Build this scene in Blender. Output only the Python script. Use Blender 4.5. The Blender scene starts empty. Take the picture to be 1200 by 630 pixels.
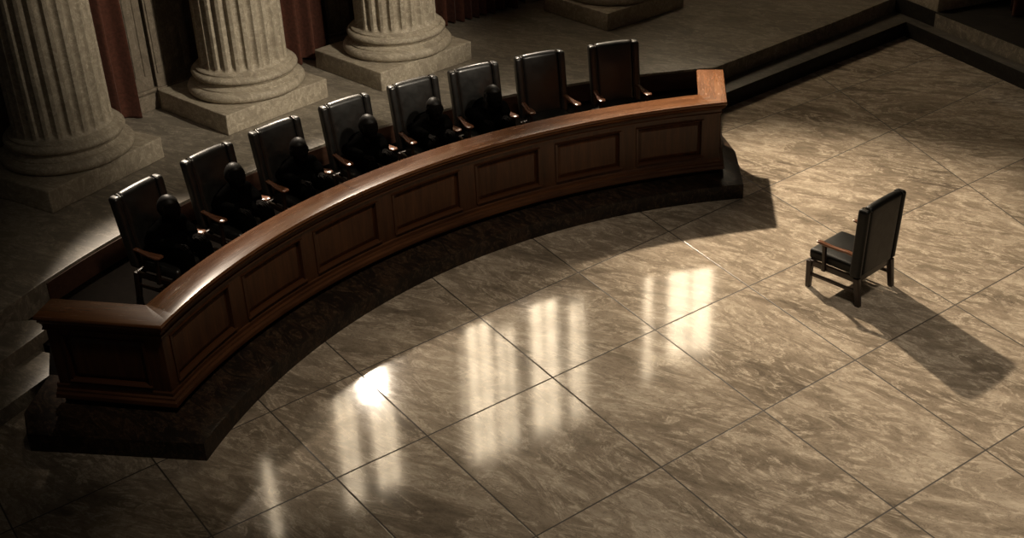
import bpy, bmesh, math, random
from mathutils import Vector, Matrix
R = math.radians
random.seed(7)
scn = bpy.context.scene
COL = scn.collection

# ------------------------------------------------------------------ materials
def new_mat(name, base, rough=.5, spec=.5, metal=0.0):
    m = bpy.data.materials.new(name); m.use_nodes = True
    b = m.node_tree.nodes['Principled BSDF']
    b.inputs['Base Color'].default_value = (*base, 1)
    b.inputs['Roughness'].default_value = rough
    b.inputs['Specular IOR Level'].default_value = spec
    b.inputs['Metallic'].default_value = metal
    return m, m.node_tree, b

class NT:
    def __init__(s, nt): s.nt = nt
    def n(s, typ, **kw):
        nd = s.nt.nodes.new(typ)
        for k, v in kw.items(): setattr(nd, k, v)
        return nd
    def l(s, a, b): s.nt.links.new(a, b)
    def val(s, sock, v):
        if hasattr(v, 'is_output') or isinstance(v, bpy.types.NodeSocket): s.l(v, sock)
        else: sock.default_value = v
    def math(s, op, a, b=0.0, c=None, clamp=False):
        nd = s.n('ShaderNodeMath', operation=op, use_clamp=clamp)
        s.val(nd.inputs[0], a); s.val(nd.inputs[1], b)
        if c is not None: s.val(nd.inputs[2], c)
        return nd.outputs[0]
    def noise(s, vec, scale, detail=4, rough=.55, dist=0.0):
        nd = s.n('ShaderNodeTexNoise'); s.l(vec, nd.inputs['Vector'])
        nd.inputs['Scale'].default_value = scale; nd.inputs['Detail'].default_value = detail
        nd.inputs['Roughness'].default_value = rough; nd.inputs['Distortion'].default_value = dist
        return nd.outputs['Fac']
    def ramp(s, fac, stops, interp='LINEAR'):
        nd = s.n('ShaderNodeValToRGB'); s.l(fac, nd.inputs[0]); cr = nd.color_ramp; cr.interpolation = interp
        while len(cr.elements) < len(stops): cr.elements.new(.5)
        for e, (p, c) in zip(cr.elements, stops):
            e.position = p; e.color = (*c, 1) if len(c) == 3 else c
        return nd.outputs[0]
    def mix(s, fac, a, b, blend='MIX'):
        nd = s.n('ShaderNodeMix', data_type='RGBA', blend_type=blend)
        s.val(nd.inputs[0], fac)
        for i, v in ((6, a), (7, b)):
            if isinstance(v, tuple): nd.inputs[i].default_value = (*v, 1)
            else: s.l(v, nd.inputs[i])
        return nd.outputs[2]
    def mapping(s, vec, scale=(1, 1, 1), rot=(0, 0, 0), loc=(0, 0, 0)):
        nd = s.n('ShaderNodeMapping'); s.l(vec, nd.inputs[0])
        nd.inputs['Scale'].default_value = scale; nd.inputs['Rotation'].default_value = rot
        nd.inputs['Location'].default_value = loc
        return nd.outputs[0]
    def bump(s, h, strength, dist, b):
        nd = s.n('ShaderNodeBump'); s.l(h, nd.inputs['Height'])
        nd.inputs['Strength'].default_value = strength; nd.inputs['Distance'].default_value = dist
        s.l(nd.outputs[0], b.inputs['Normal'])

# joints of the marble paving: (point, point) on the ground, metres
JA = [((3.74, 15.12), (5.57, 16.55)), ((-.92, 9.72), (5.87, 14.57)), ((.10, 8.24), (5.88, 12.44)),
      ((3.22, 8.40), (4.74, 9.45)), ((4.6, 17.75), (6.4, 19.0)), ((3.3, 6.4), (5.0, 7.55))]
JB = [((-3.36, 9.38), (-2.70, 8.41)), ((-2.50, 10.30), (-1.11, 8.30)), ((-1.97, 11.39), (.10, 8.24)),
      ((-.76, 12.53), (1.28, 9.10)), ((.35, 13.58), (3.43, 7.99)), ((1.73, 14.21), (4.26, 9.14)),
      ((3.55, 14.4), (5.5, 10.3)), ((5.57, 16.55), (6.27, 13.46)), ((-5.4, 10.0), (-4.1, 8.0))]

def marble(name, stops, scale=1.0, rot=0.0, joints=False, rough=(.10, .22), spec=.5, grout=(.045, .036, .028), bump=.05):
    m, nt, b = new_mat(name, (.3, .25, .2)); N = NT(nt)
    geo = N.n('ShaderNodeNewGeometry'); P = geo.outputs['Position']
    vec = P; jm = None
    if joints:
        sep = N.n('ShaderNodeSeparateXYZ'); N.l(P, sep.inputs[0])
        X, Y = sep.outputs[0], sep.outputs[1]
        # slight waver so that the joints are not ruled perfectly straight
        idx = {}; dmin = None
        for key, L in (('a', JA), ('b', JB)):
            tot = None
            for (p, q) in L:
                dx, dy = q[0]-p[0], q[1]-p[1]; ln = math.hypot(dx, dy); nx, ny = -dy/ln, dx/ln
                c = nx*p[0] + ny*p[1]
                e = N.math('SUBTRACT', N.math('ADD', N.math('MULTIPLY', X, nx), N.math('MULTIPLY', Y, ny)), c)
                st = N.math('GREATER_THAN', e, 0.0)
                tot = st if tot is None else N.math('ADD', tot, st)
                a = N.math('ABSOLUTE', e)
                dmin = a if dmin is None else N.math('MINIMUM', dmin, a)
            idx[key] = tot
        cmb = N.n('ShaderNodeCombineXYZ'); N.l(idx['a'], cmb.inputs[0]); N.l(idx['b'], cmb.inputs[1])
        wn = N.n('ShaderNodeTexWhiteNoise', noise_dimensions='3D'); N.l(cmb.outputs[0], wn.inputs['Vector'])
        off = N.n('ShaderNodeVectorMath', operation='SCALE'); N.l(wn.outputs['Color'], off.inputs[0]); off.inputs['Scale'].default_value = 14.0
        add = N.n('ShaderNodeVectorMath', operation='ADD'); N.l(P, add.inputs[0]); N.l(off.outputs[0], add.inputs[1])
        # each slab was cut a little differently from the block
        rt = N.n('ShaderNodeVectorRotate', rotation_type='Z_AXIS'); N.l(add.outputs[0], rt.inputs['Vector'])
        N.l(N.math('MULTIPLY', N.math('SUBTRACT', wn.outputs['Value'], .5), .55), rt.inputs['Angle'])
        vec = rt.outputs[0]
        jm = N.math('SUBTRACT', 1.0, N.math('MULTIPLY', N.math('SUBTRACT', dmin, .006), 250., clamp=True), clamp=True)
    vec = N.mapping(vec, rot=(0, 0, rot))
    st = N.mapping(vec, scale=(.42*scale, 1.25*scale, 1.2*scale))
    n1 = N.noise(st, 1.15, 10, .64, 1.3)
    n2 = N.noise(N.mapping(vec, scale=(.9*scale, 2.5*scale, 2*scale), loc=(3, 7, 1)), 1.5, 9, .68, 2.0)
    n3 = N.noise(N.mapping(vec, scale=(scale, scale*1.6, scale), loc=(9, 2, 4)), 7.5, 9, .75, .8)
    f = N.math('ADD', N.math('MULTIPLY', n1, .50), N.math('ADD', N.math('MULTIPLY', n2, .28), N.math('MULTIPLY', n3, .22)))
    col = N.ramp(f, stops)
    # pale calcite veins and dark hairline cracks
    v = N.math('ABSOLUTE', N.math('SUBTRACT', n2, .53))
    vein = N.math('SUBTRACT', 1.0, N.math('MULTIPLY', v, 22.), clamp=True)
    vein = N.math('MULTIPLY', vein, N.math('MULTIPLY', N.math('SUBTRACT', n3, .40, clamp=True), 4.0, clamp=True))
    col = N.mix(vein, col, tuple(min(1, c*1.25) for c in stops[-1][1]))
    n4 = N.noise(N.mapping(vec, scale=(.8*scale, 2.4*scale, 1), loc=(1, 5, 8)), 3.4, 9, .72, 2.2)
    cr = N.math('SUBTRACT', 1.0, N.math('MULTIPLY', N.math('ABSOLUTE', N.math('SUBTRACT', n4, .5)), 60.), clamp=True)
    col = N.mix(N.math('MULTIPLY', cr, .6), col, tuple(c*.6 for c in stops[0][1]))
    rg = N.math('MULTIPLY_ADD', n3, rough[1]-rough[0], rough[0])
    if jm is not None:
        col = N.mix(jm, col, grout)
        rg = N.math('MAXIMUM', rg, N.math('MULTIPLY', jm, .7))
        h = N.math('SUBTRACT', N.math('MULTIPLY', n1, .12), jm)
        N.bump(h, .35, .004, b)
    elif bump:
        N.bump(n3, bump*4, .006, b)
    N.l(col, b.inputs['Base Color']); N.l(rg, b.inputs['Roughness'])
    b.inputs['Specular IOR Level'].default_value = spec
    return m

M = {}
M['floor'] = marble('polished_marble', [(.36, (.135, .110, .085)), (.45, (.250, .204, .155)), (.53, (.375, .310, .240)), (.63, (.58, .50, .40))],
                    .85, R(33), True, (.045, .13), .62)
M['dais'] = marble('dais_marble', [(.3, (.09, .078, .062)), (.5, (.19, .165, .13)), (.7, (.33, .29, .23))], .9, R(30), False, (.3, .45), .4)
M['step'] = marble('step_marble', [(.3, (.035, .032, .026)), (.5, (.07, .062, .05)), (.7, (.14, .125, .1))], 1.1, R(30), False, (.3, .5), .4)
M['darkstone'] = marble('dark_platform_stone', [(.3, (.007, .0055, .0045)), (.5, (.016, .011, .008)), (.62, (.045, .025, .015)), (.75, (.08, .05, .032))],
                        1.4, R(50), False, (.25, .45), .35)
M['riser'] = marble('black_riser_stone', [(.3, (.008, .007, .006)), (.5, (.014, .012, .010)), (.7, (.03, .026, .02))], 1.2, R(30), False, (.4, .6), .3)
M['column'] = marble('column_stone', [(.25, (.20, .165, .125)), (.5, (.37, .32, .245)), (.75, (.54, .475, .375))], 1.6, R(20), False, (.5, .65), .3, bump=.12)
M['wallstone'] = marble('wall_stone', [(.25, (.10, .082, .060)), (.5, (.17, .14, .105)), (.75, (.24, .20, .155))], 1.2, R(70), False, (.6, .8), .25)

def wood(name, dark, mid, light, uv=True, rough=.3, spec=.5, scale=1.0, seam=None, coat=0.0, axis='X'):
    m, nt, b = new_mat(name, mid, rough, spec); N = NT(nt)
    tc = N.n('ShaderNodeTexCoord'); src = tc.outputs['UV'] if uv else tc.outputs['Object']
    sc = {'X': (1.3, 16, 16), 'Z': (16, 16, 1.3), 'Y': (16, 1.3, 16)}[axis]
    v = N.mapping(src, scale=tuple(c*scale for c in sc))
    n1 = N.noise(v, 1.0, 6, .6, .25)
    n2 = N.noise(N.mapping(src, scale=tuple(c*scale*3.5 for c in sc), loc=(4, 1, 2)), 1.2, 4, .6)
    n3 = N.noise(N.mapping(src, scale=(1.2, 1.2, 1.2)), 1.5, 3, .5)
    f = N.math('ADD', N.math('MULTIPLY', n1, .5), N.math('ADD', N.math('MULTIPLY', n2, .25), N.math('MULTIPLY', n3, .25)))
    col = N.ramp(f, [(.32, dark), (.5, mid), (.68, light)])
    if seam is not None:
        sep = N.n('ShaderNodeSeparateXYZ'); N.l(tc.outputs['UV'], sep.inputs[0])
        for s0 in seam:
            k = N.math('LESS_THAN', N.math('ABSOLUTE', N.math('SUBTRACT', sep.outputs[0], s0)), .006)
            col = N.mix(k, col, tuple(c*.25 for c in dark))
    N.l(col, b.inputs['Base Color'])
    N.l(N.math('MULTIPLY_ADD', n2, .16, rough-.08), b.inputs['Roughness'])
    N.bump(n2, .06, .0015, b)
    b.inputs['Coat Weight'].default_value = coat; b.inputs['Coat Roughness'].default_value = .15
    return m

M['counter'] = wood('polished_counter_wood', (.080, .028, .009), (.150, .058, .020), (.225, .094, .034), True, .25, .5, .8, (4.55,), .35)
M['desk'] = wood('dark_desk_wood', (.030, .0105, .004), (.068, .025, .009), (.115, .045, .017), True, .38, .4, 1.0)
M['panelwood'] = wood('panel_wood', (.024, .0085, .003), (.062, .023, .0085), (.11, .043, .016), False, .38, .4, 1.0, axis='Z')
M['armwood'] = wood('chair_arm_wood', (.09, .035, .018), (.16, .068, .036), (.24, .11, .06), False, .28, .5, 1.2, axis='Y', coat=.3)
M['ebony'] = wood('dark_chair_wood', (.008, .004, .0025), (.018, .009, .005), (.035, .018, .010), False, .35, .5, 1.0, axis='Z')

def leather(name, c, rough=.33, spec=.9, coat=1.0):
    m, nt, b = new_mat(name, c, rough, spec); N = NT(nt); b.inputs['Coat Weight'].default_value = coat; b.inputs['Coat Roughness'].default_value = .2
    tc = N.n('ShaderNodeTexCoord')
    vo = N.n('ShaderNodeTexVoronoi'); N.l(tc.outputs['Object'], vo.inputs['Vector']); vo.inputs['Scale'].default_value = 160
    n = N.noise(tc.outputs['Object'], 9, 5, .6, .4)
    N.l(N.ramp(n, [(.3, tuple(x*.6 for x in c)), (.7, tuple(x*1.6 for x in c))]), b.inputs['Base Color'])
    N.l(N.math('MULTIPLY_ADD', n, .25, rough-.1), b.inputs['Roughness'])
    h = N.math('ADD', N.math('MULTIPLY', vo.outputs['Distance'], .25), n)
    N.bump(h, .25, .006, b)
    return m
M['leather'] = leather('black_leather', (.0085, .0080, .0072), .40, .6, .4)
M['leather_plain'] = leather('worn_black_leather', (.0040, .0040, .0035), .42, .25, .0)
M['leather_dark'] = leather('black_leather_piping', (.008, .007, .006), .3)
M['brass'] = new_mat('brass', (.35, .22, .09), .35, .5, 1.0)[0]

def cloth(name, c, rough=.85, sheen=0.0, spec=.2):
    m, nt, b = new_mat(name, c, rough, spec); N = NT(nt)
    tc = N.n('ShaderNodeTexCoord')
    n = N.noise(tc.outputs['Object'], 22, 5, .6)
    N.l(N.ramp(n, [(.3, tuple(x*.7 for x in c)), (.7, tuple(x*1.3 for x in c))]), b.inputs['Base Color'])
    N.bump(n, .2, .004, b); b.inputs['Sheen Weight'].default_value = sheen
    return m
M['robe'] = cloth('black_robe_cloth', (.0016, .0015, .0014), 1.0, 0, .0)
M['hair'] = cloth('dark_hair', (.006, .005, .0045), .5)
M['skin'] = cloth('silhouette_skin', (.003, .0022, .0018), .9, 0, .05)  # near black so backlit faces stay silhouettes: shade put into the colour
M['shoe'] = new_mat('black_shoe', (.004, .004, .004), .4)[0]
M['carpet'] = cloth('dark_pit_carpet', (.004, .0028, .002), 1.0, 0, .05)
M['curtain'] = cloth('dark_red_velvet', (.080, .029, .018), .9, .05)
M['cladding'] = wood('pit_wall_wood', (.035, .016, .009), (.062, .029, .018), (.09, .045, .028), False, .45, .35)

# ------------------------------------------------------------------ mesh helpers
def link_mesh(name, verts, faces, mat, parent=None, uvs=None, angle=35, matrix=None):
    me = bpy.data.meshes.new(name)
    me.from_pydata([tuple(v) for v in verts], [], faces)
    if uvs is not None:
        uvl = me.uv_layers.new(name='UVMap'); k = 0
        for fi, p in enumerate(me.polygons):
            for li in p.loop_indices:
                uvl.data[li].uv = uvs[k]; k += 1
    bm = bmesh.new(); bm.from_mesh(me)
    bmesh.ops.recalc_face_normals(bm, faces=bm.faces)
    bm.to_mesh(me); bm.free()
    for p in me.polygons: p.use_smooth = True
    me.set_sharp_from_angle(angle=R(angle))
    me.materials.append(mat)
    o = bpy.data.objects.new(name, me); COL.objects.link(o)
    if parent is not None: o.parent = parent
    if matrix is not None: o.matrix_local = matrix
    return o

class MB:
    def __init__(s): s.v = []; s.f = []
    def add(s, v, f, mtx=None):
        b = len(s.v)
        s.v += [mtx @ Vector(p) if mtx is not None else Vector(p) for p in v]
        s.f += [tuple(i+b for i in q) for q in f]
        return s
    def rbox(s, cx, cy, cz, w, d, h, r=.01, n=(1, 1, 1), k=2, warp=None, mtx=None):
        v, f = rbox(w, d, h, r, n, k)
        v = [Vector(p) for p in v]
        if warp: v = [Vector(warp(p)) for p in v]
        v = [p + Vector((cx, cy, cz)) for p in v]
        return s.add(v, f, mtx)
    def build(s, name, mat, parent=None, angle=35):
        return link_mesh(name, s.v, s.f, mat, parent, angle=angle)

def rbox(w, d, h, r, n=(1, 1, 1), k=2):
    """box with rounded edges, centred, n extra divisions per axis"""
    H = (w/2, d/2, h/2); r = min(r, min(H)*.98)
    ax = []
    for a in range(3):
        c = [-H[a] + r*(1-math.cos(math.pi/2*i/k)) if False else -H[a] + r*i/k for i in range(k)]
        inner = -H[a]+r, H[a]-r
        c += [inner[0]+(inner[1]-inner[0])*i/n[a] for i in range(n[a]+1)]
        c += [H[a]-r+r*(i+1)/k for i in range(k)]
        ax.append(c)
    verts = []; ids = {}; faces = []
    L = [len(a) for a in ax]
    def vid(i, j, l):
        key = (i, j, l)
        if key not in ids:
            p = Vector((ax[0][i], ax[1][j], ax[2][l]))
            q = Vector([max(-(H[a]-r), min(H[a]-r, p[a])) for a in range(3)])
            dv = p-q
            if dv.length > 1e-9:
                # cube direction -> sphere direction
                dv = Vector([math.tan(dv[a]/r*math.pi/4) for a in range(3)])
                p = q + dv.normalized()*r
            ids[key] = len(verts); verts.append(p)
        return ids[key]
    for i in range(L[0]-1):
        for j in range(L[1]-1):
            for l in (0, L[2]-1):
                faces.append((vid(i, j, l), vid(i+1, j, l), vid(i+1, j+1, l), vid(i, j+1, l)))
    for i in range(L[0]-1):
        for l in range(L[2]-1):
            for j in (0, L[1]-1):
                faces.append((vid(i, j, l), vid(i+1, j, l), vid(i+1, j, l+1), vid(i, j, l+1)))
    for j in range(L[1]-1):
        for l in range(L[2]-1):
            for i in (0, L[0]-1):
                faces.append((vid(i, j, l), vid(i, j+1, l), vid(i, j+1, l+1), vid(i, j, l+1)))
    return verts, faces

def tube(pts, rad, n=8, closed=False):
    """tube through points; rad may be a list"""
    V = [Vector(p) for p in pts]; m = len(V); v = []; f = []
    if not isinstance(rad, (list, tuple)): rad = [rad]*m
    up = Vector((0, 0, 1)); prev = None
    for i in range(m):
        t = (V[min(i+1, m-1)]-V[max(i-1, 0)]).normalized()
        a = t.cross(up if abs(t.dot(up)) < .95 else Vector((1, 0, 0))).normalized()
        if prev is not None and a.dot(prev) < 0: a = -a
        prev = a
        b = t.cross(a)
        for j in range(n):
            w = 2*math.pi*j/n; v.append(V[i] + (a*math.cos(w)+b*math.sin(w))*rad[i])
    for i in range(m-1):
        for j in range(n):
            f.append((i*n+j, i*n+(j+1) % n, (i+1)*n+(j+1) % n, (i+1)*n+j))
    f.append(tuple(range(n))); f.append(tuple((m-1)*n+j for j in range(n)))
    return v, f

def lathe(prof, n=64, caps=True):
    v = []; f = []
    for (r, z) in prof:
        for j in range(n):
            a = 2*math.pi*j/n; v.append((r*math.cos(a), r*math.sin(a), z))
    for i in range(len(prof)-1):
        for j in range(n):
            f.append((i*n+j, i*n+(j+1) % n, (i+1)*n+(j+1) % n, (i+1)*n+j))
    if caps:
        f.append(tuple(range(n))); f.append(tuple((len(prof)-1)*n+j for j in range(n)))
    return v, f

def prism(name, poly, z0, z1, mat, kind='structure', bev=.008, side=None):
    n = len(poly)
    bm = bmesh.new()
    lo = [bm.verts.new((x, y, z0)) for x, y in poly]; hi = [bm.verts.new((x, y, z1)) for x, y in poly]
    bm.faces.new(lo[::-1]); top = bm.faces.new(hi)
    for i in range(n): bm.faces.new((lo[i], lo[(i+1) % n], hi[(i+1) % n], hi[i]))
    bmesh.ops.recalc_face_normals(bm, faces=bm.faces)
    if bev:
        te = [e for e in bm.edges if abs(e.verts[0].co.z-z1) < 1e-6 and abs(e.verts[1].co.z-z1) < 1e-6]
        bmesh.ops.bevel(bm, geom=te, offset=bev, segments=2, affect='EDGES', profile=.5)
    bmesh.ops.triangulate(bm, faces=[f for f in bm.faces if len(f.verts) > 4])
    me = bpy.data.meshes.new(name); bm.to_mesh(me); bm.free()
    me.set_sharp_from_angle(angle=R(30)); me.materials.append(mat)
    if side is not None:
        me.materials.append(side)
        for p in me.polygons: p.material_index = 1 if abs(p.normal.z) < .5 else 0
    o = bpy.data.objects.new(name, me); COL.objects.link(o)
    if kind: o['kind'] = kind
    return o

def thing(name, label, cat, loc=(0, 0, 0), rz=0.0, group=None):
    o = bpy.data.objects.new(name, None); COL.objects.link(o)
    o.location = loc; o.rotation_euler = (0, 0, rz); o.empty_display_size = .2
    o['label'] = label; o['category'] = cat
    if group: o['group'] = group
    return o

# ------------------------------------------------------------------ the plan of the room
O = Vector((3.6067, 7.7992))                     # centre of the curved bench
def pol(th, r): return (O.x + r*math.cos(R(th)), O.y + r*math.sin(R(th)))
def r_front(th):
    x = (th-130)/35; return 7.19 + .121*x + .0059*x*x - .0727*x**3
def r_base(th):
    x = (th-130)/35; return 6.79

PIT = .20; DAIS = .50
TL, TR = 162.3, 96.1
arc = [pol(TL + (TR-TL)*i/72, r_front(TL + (TR-TL)*i/72)) for i in range(73)]
PATH = [(-4.59, 10.29)] + arc + [(3.0, 16.09)]

def offset_path(path, d):
    n = len(path); out = []
    nr = []
    for i in range(n-1):
        dx, dy = path[i+1][0]-path[i][0], path[i+1][1]-path[i][1]; l = math.hypot(dx, dy)
        nr.append(Vector((-dy/l, dx/l)))
    for i in range(n):
        if i == 0: m = nr[0]; k = 1
        elif i == n-1: m = nr[-1]; k = 1
        else:
            m = (nr[i-1]+nr[i]).normalized(); k = 1/max(.3, m.dot(nr[i]))
        out.append((path[i][0]+m.x*d*k, path[i][1]+m.y*d*k))
    # next to the two corners the inner edge starts at the mitre
    for c, step in ((1, 1), (n-2, -1)):
        C = Vector(out[c]); along = Vector(path[c+step*2])-Vector(path[c+step])
        i = c+step
        while 0 < i < n-1 and (Vector(out[i])-C).dot(along) < 0: out[i] = tuple(C); i += step
    return out

def sweep(name, prof, mat, parent, path=PATH, angle=35, back=0.0):
    """closed profile of (d, z) swept along the path; back shortens the ends"""
    if back:
        path = list(path)
        for a, b in ((0, 1), (-1, -2)):
            p = Vector(path[a]); q = Vector(path[b]); path[a] = tuple(p + (q-p).normalized()*back)
    s = [0.0]
    for i in range(1, len(path)): s.append(s[-1]+math.dist(path[i], path[i-1]))
    rings = [offset_path(path, d) for d, z in prof]
    m = len(prof); n = len(path); v = []; f = []; uv = []
    pl = [0.0]
    for j in range(m): pl.append(pl[-1]+math.dist(prof[j], prof[(j+1) % m]))
    for i in range(n):
        for j in range(m): v.append((*rings[j][i], prof[j][1]))
    for i in range(n-1):
        for j in range(m):
            k = (j+1) % m
            f.append((i*m+j, i*m+k, (i+1)*m+k, (i+1)*m+j))
            uv += [(s[i], pl[j]), (s[i], pl[j+1]), (s[i+1], pl[j+1]), (s[i+1], pl[j])]
    f.append(tuple(range(m))); uv += [(prof[j][0], prof[j][1]) for j in range(m)]
    f.append(tuple((n-1)*m+j for j in range(m))); uv += [(prof[j][0], prof[j][1]) for j in range(m)]
    # uvs follow loops, so set the mesh up without renumbering
    me = bpy.data.meshes.new(name); me.from_pydata(v, [], f)
    uvl = me.uv_layers.new(name='UVMap')
    for li in range(len(uv)): uvl.data[li].uv = uv[li]
    bm = bmesh.new(); bm.from_mesh(me); bmesh.ops.recalc_face_normals(bm, faces=bm.faces); bm.to_mesh(me); bm.free()
    for p in me.polygons: p.use_smooth = True
    me.set_sharp_from_angle(angle=R(angle)); me.materials.append(mat)
    o = bpy.data.objects.new(name, me); COL.objects.link(o); o.parent = parent
    return o

# ------------------------------------------------------------------ floor, platform, steps
fl = prism('floor', [(-12, 2), (13, 2), (13, 26), (-12, 26)], -.2, 0, M['floor'], bev=0)

def edge_r(th): return 9.90 + (157-th)/65*.40
base_front = [pol(165.4 + (94.8-165.4)*i/70, 6.79) for i in range(71)]
base_back = [pol(96 + (160-96)*i/50, 7.72) for i in range(51)]
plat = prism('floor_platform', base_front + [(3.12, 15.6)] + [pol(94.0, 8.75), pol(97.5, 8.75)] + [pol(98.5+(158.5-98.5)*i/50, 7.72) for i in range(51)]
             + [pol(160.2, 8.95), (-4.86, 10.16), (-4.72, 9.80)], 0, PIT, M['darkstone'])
pitf = prism('floor_pit', [pol(98.5+(158.5-98.5)*i/50, 7.72) for i in range(51)] + [pol(160.2, 8.95), pol(157.3, 9.3), pol(157, edge_r(157)+.06)]
             + [pol(157+(91.5-157)*i/50, edge_r(157+(91.5-157)*i/50)+.06) for i in range(1, 51)] + [(3.17, 17.35), pol(94.0, 8.75), pol(97.5, 8.75)],
             .0, PIT-.001, M['carpet'], bev=0)
wall_line = [(-9.8, 12.2), (-7.6, 15.0), (-5.35, 17.55), (-2.95, 19.75), (.3, 21.95), (3.3, 23.7), (7.4, 24.9), (10.6, 23.4)]
dais_arc = [pol(157+(92-157)*i/60, edge_r(157+(92-157)*i/60)) for i in range(61)]
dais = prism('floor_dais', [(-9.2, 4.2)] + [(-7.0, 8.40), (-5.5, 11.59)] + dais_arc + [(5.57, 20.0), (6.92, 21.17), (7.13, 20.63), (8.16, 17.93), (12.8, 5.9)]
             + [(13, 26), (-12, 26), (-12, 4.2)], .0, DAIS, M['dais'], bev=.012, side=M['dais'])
prism('floor_side_shade', [(6.90, 21.15), (7.14, 20.60), (8.18, 17.90), (12.82, 5.85), (13.02, 26.02), (8.2, 26.02)], .1, DAIS+.012, M['riser'], bev=.012)  # dark sheet over the right dais, the shade there put into its colour
# treads on the right: below the far corner
prism('floor_step', [(3.17, 17.52), (6.92, 20.55), (7.95, 17.85), (12.6, 5.7), (12.8, 5.8), (8.17, 17.94), (7.13, 20.66), (6.92, 21.2), (5.5, 19.96), (3.2, 18.1)],
      .0, .25, M['step'], bev=.01, side=M['riser'])
# treads on the left
prism('floor_step', [(-6.9, 8.0), (-5.31, 10.9), (-5.05, 11.46), (-4.95, 11.75), pol(157, 10.0), (-5.6, 11.6), (-7.1, 8.4)], .0, .335, M['dais'], bev=.01)
prism('floor_step', [(-6.7, 7.2), (-5.14, 10.26), (-4.80, 10.92), (-4.95, 11.3), (-5.2, 11.4), (-5.4, 10.9), (-7.0, 8.0)], .0, .168, M['dais'], bev=.01)
# wooden cladding of the pit's back wall
pts = [pol(153+(93-153)*i/60, edge_r(153+(93-153)*i/60)-.02) for i in range(61)]
mb = MB(); v = []; f = []
inn = [pol(153+(93-153)*i/60, edge_r(153+(93-153)*i/60)+.01) for i in range(61)]
for p, q in zip(pts, inn): v += [(*p, PIT), (*p, DAIS-.035), (*q, DAIS-.035), (*q, PIT)]
for i in range(60):
    for j in range(4): f.append((i*4+j, i*4+(j+1) % 4, (i+1)*4+(j+1) % 4, (i+1)*4+j))
f += [(0, 1, 2, 3), (240, 241, 242, 243)]
t = link_mesh('trim_1', v, f, M['cladding']); t['kind'] = 'structure'

# ------------------------------------------------------------------ the curved bench
ZC = 1.205                                      # top of the counter
bench = thing('judges_bench', 'long curved dark wood bench with panelled front and polished brown counter',
              'bench', (0, 0, 0))
sweep('countertop', [(.0, ZC-.012), (.010, ZC), (.355, ZC), (.365, ZC-.010), (.365, ZC-.045), (.045, ZC-.05), (.032, ZC-.044), (.008, ZC-.040), (.0, ZC-.030)],
      M['counter'], bench, angle=50)
sweep('counter_edge', [(.022, ZC-.05), (.012, ZC-.062), (.022, ZC-.075), (.06, ZC-.078), (.06, ZC-.045), (.03, ZC-.045)], M['counter'], bench, back=.02)
sweep('carcass', [(.115, .27), (.115, ZC-.046), (.34, ZC-.046), (.34, .27)], M['desk'], bench, back=.06)
sweep('crown_moulding', [(.115, ZC-.05), (.035, ZC-.078), (.04, ZC-.095), (.065, ZC-.115), (.07, ZC-.150), (.055, ZC-.158), (.055, ZC-.172), (.078, ZC-.182), (.115, ZC-.182)],
      M['desk'], bench, back=.03)
sweep('base_moulding', [(.115, .415), (.075, .410), (.062, .395), (.062, .36), (.040, .350), (.036, .33), (.012, .315), (.008, .30), (.008, .272), (.115, .272)],
      M['desk'], bench, back=.03)
sweep('toe_kick', [(.07, .20), (.07, .272), (.33, .272), (.33, .20)], M['ebony'], bench, back=.08)

def arc_fn(t):      # t = degrees
    n = Vector((math.cos(R(t)), math.sin(R(t)))); return O + n*r_front(t), n
def line_fn(a, b):
    a = Vector(a); b = Vector(b); d = (b-a).normalized(); n = Vector((-d.y, d.x))
    return lambda t: (a+d*t, n)
def loft(name, fn, ts, prof, mat, parent, mb=None):
    """closed (d,z) profile carried along fn(t)"""
    v = []; m = len(prof); f = []
    for t in ts:
        p, n = fn(t)
        for d, z in prof: v.append((p.x+n.x*d, p.y+n.y*d, z))
    for i in range(len(ts)-1):
        for j in range(m): f.append((i*m+j, i*m+(j+1) % m, (i+1)*m+(j+1) % m, (i+1)*m+j))
    f.append(tuple(range(m))); f.append(tuple((len(ts)-1)*m+j for j in range(m)))
    if mb is not None: mb.add(v, f); return
    return link_mesh(name, v, f, mat, parent)
def lin(a, b, n): return [a+(b-a)*i/n for i in range(n+1)]
Z0, Z1 = .41, ZC-.18
ZP0, ZP1 = .475, .955

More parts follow.
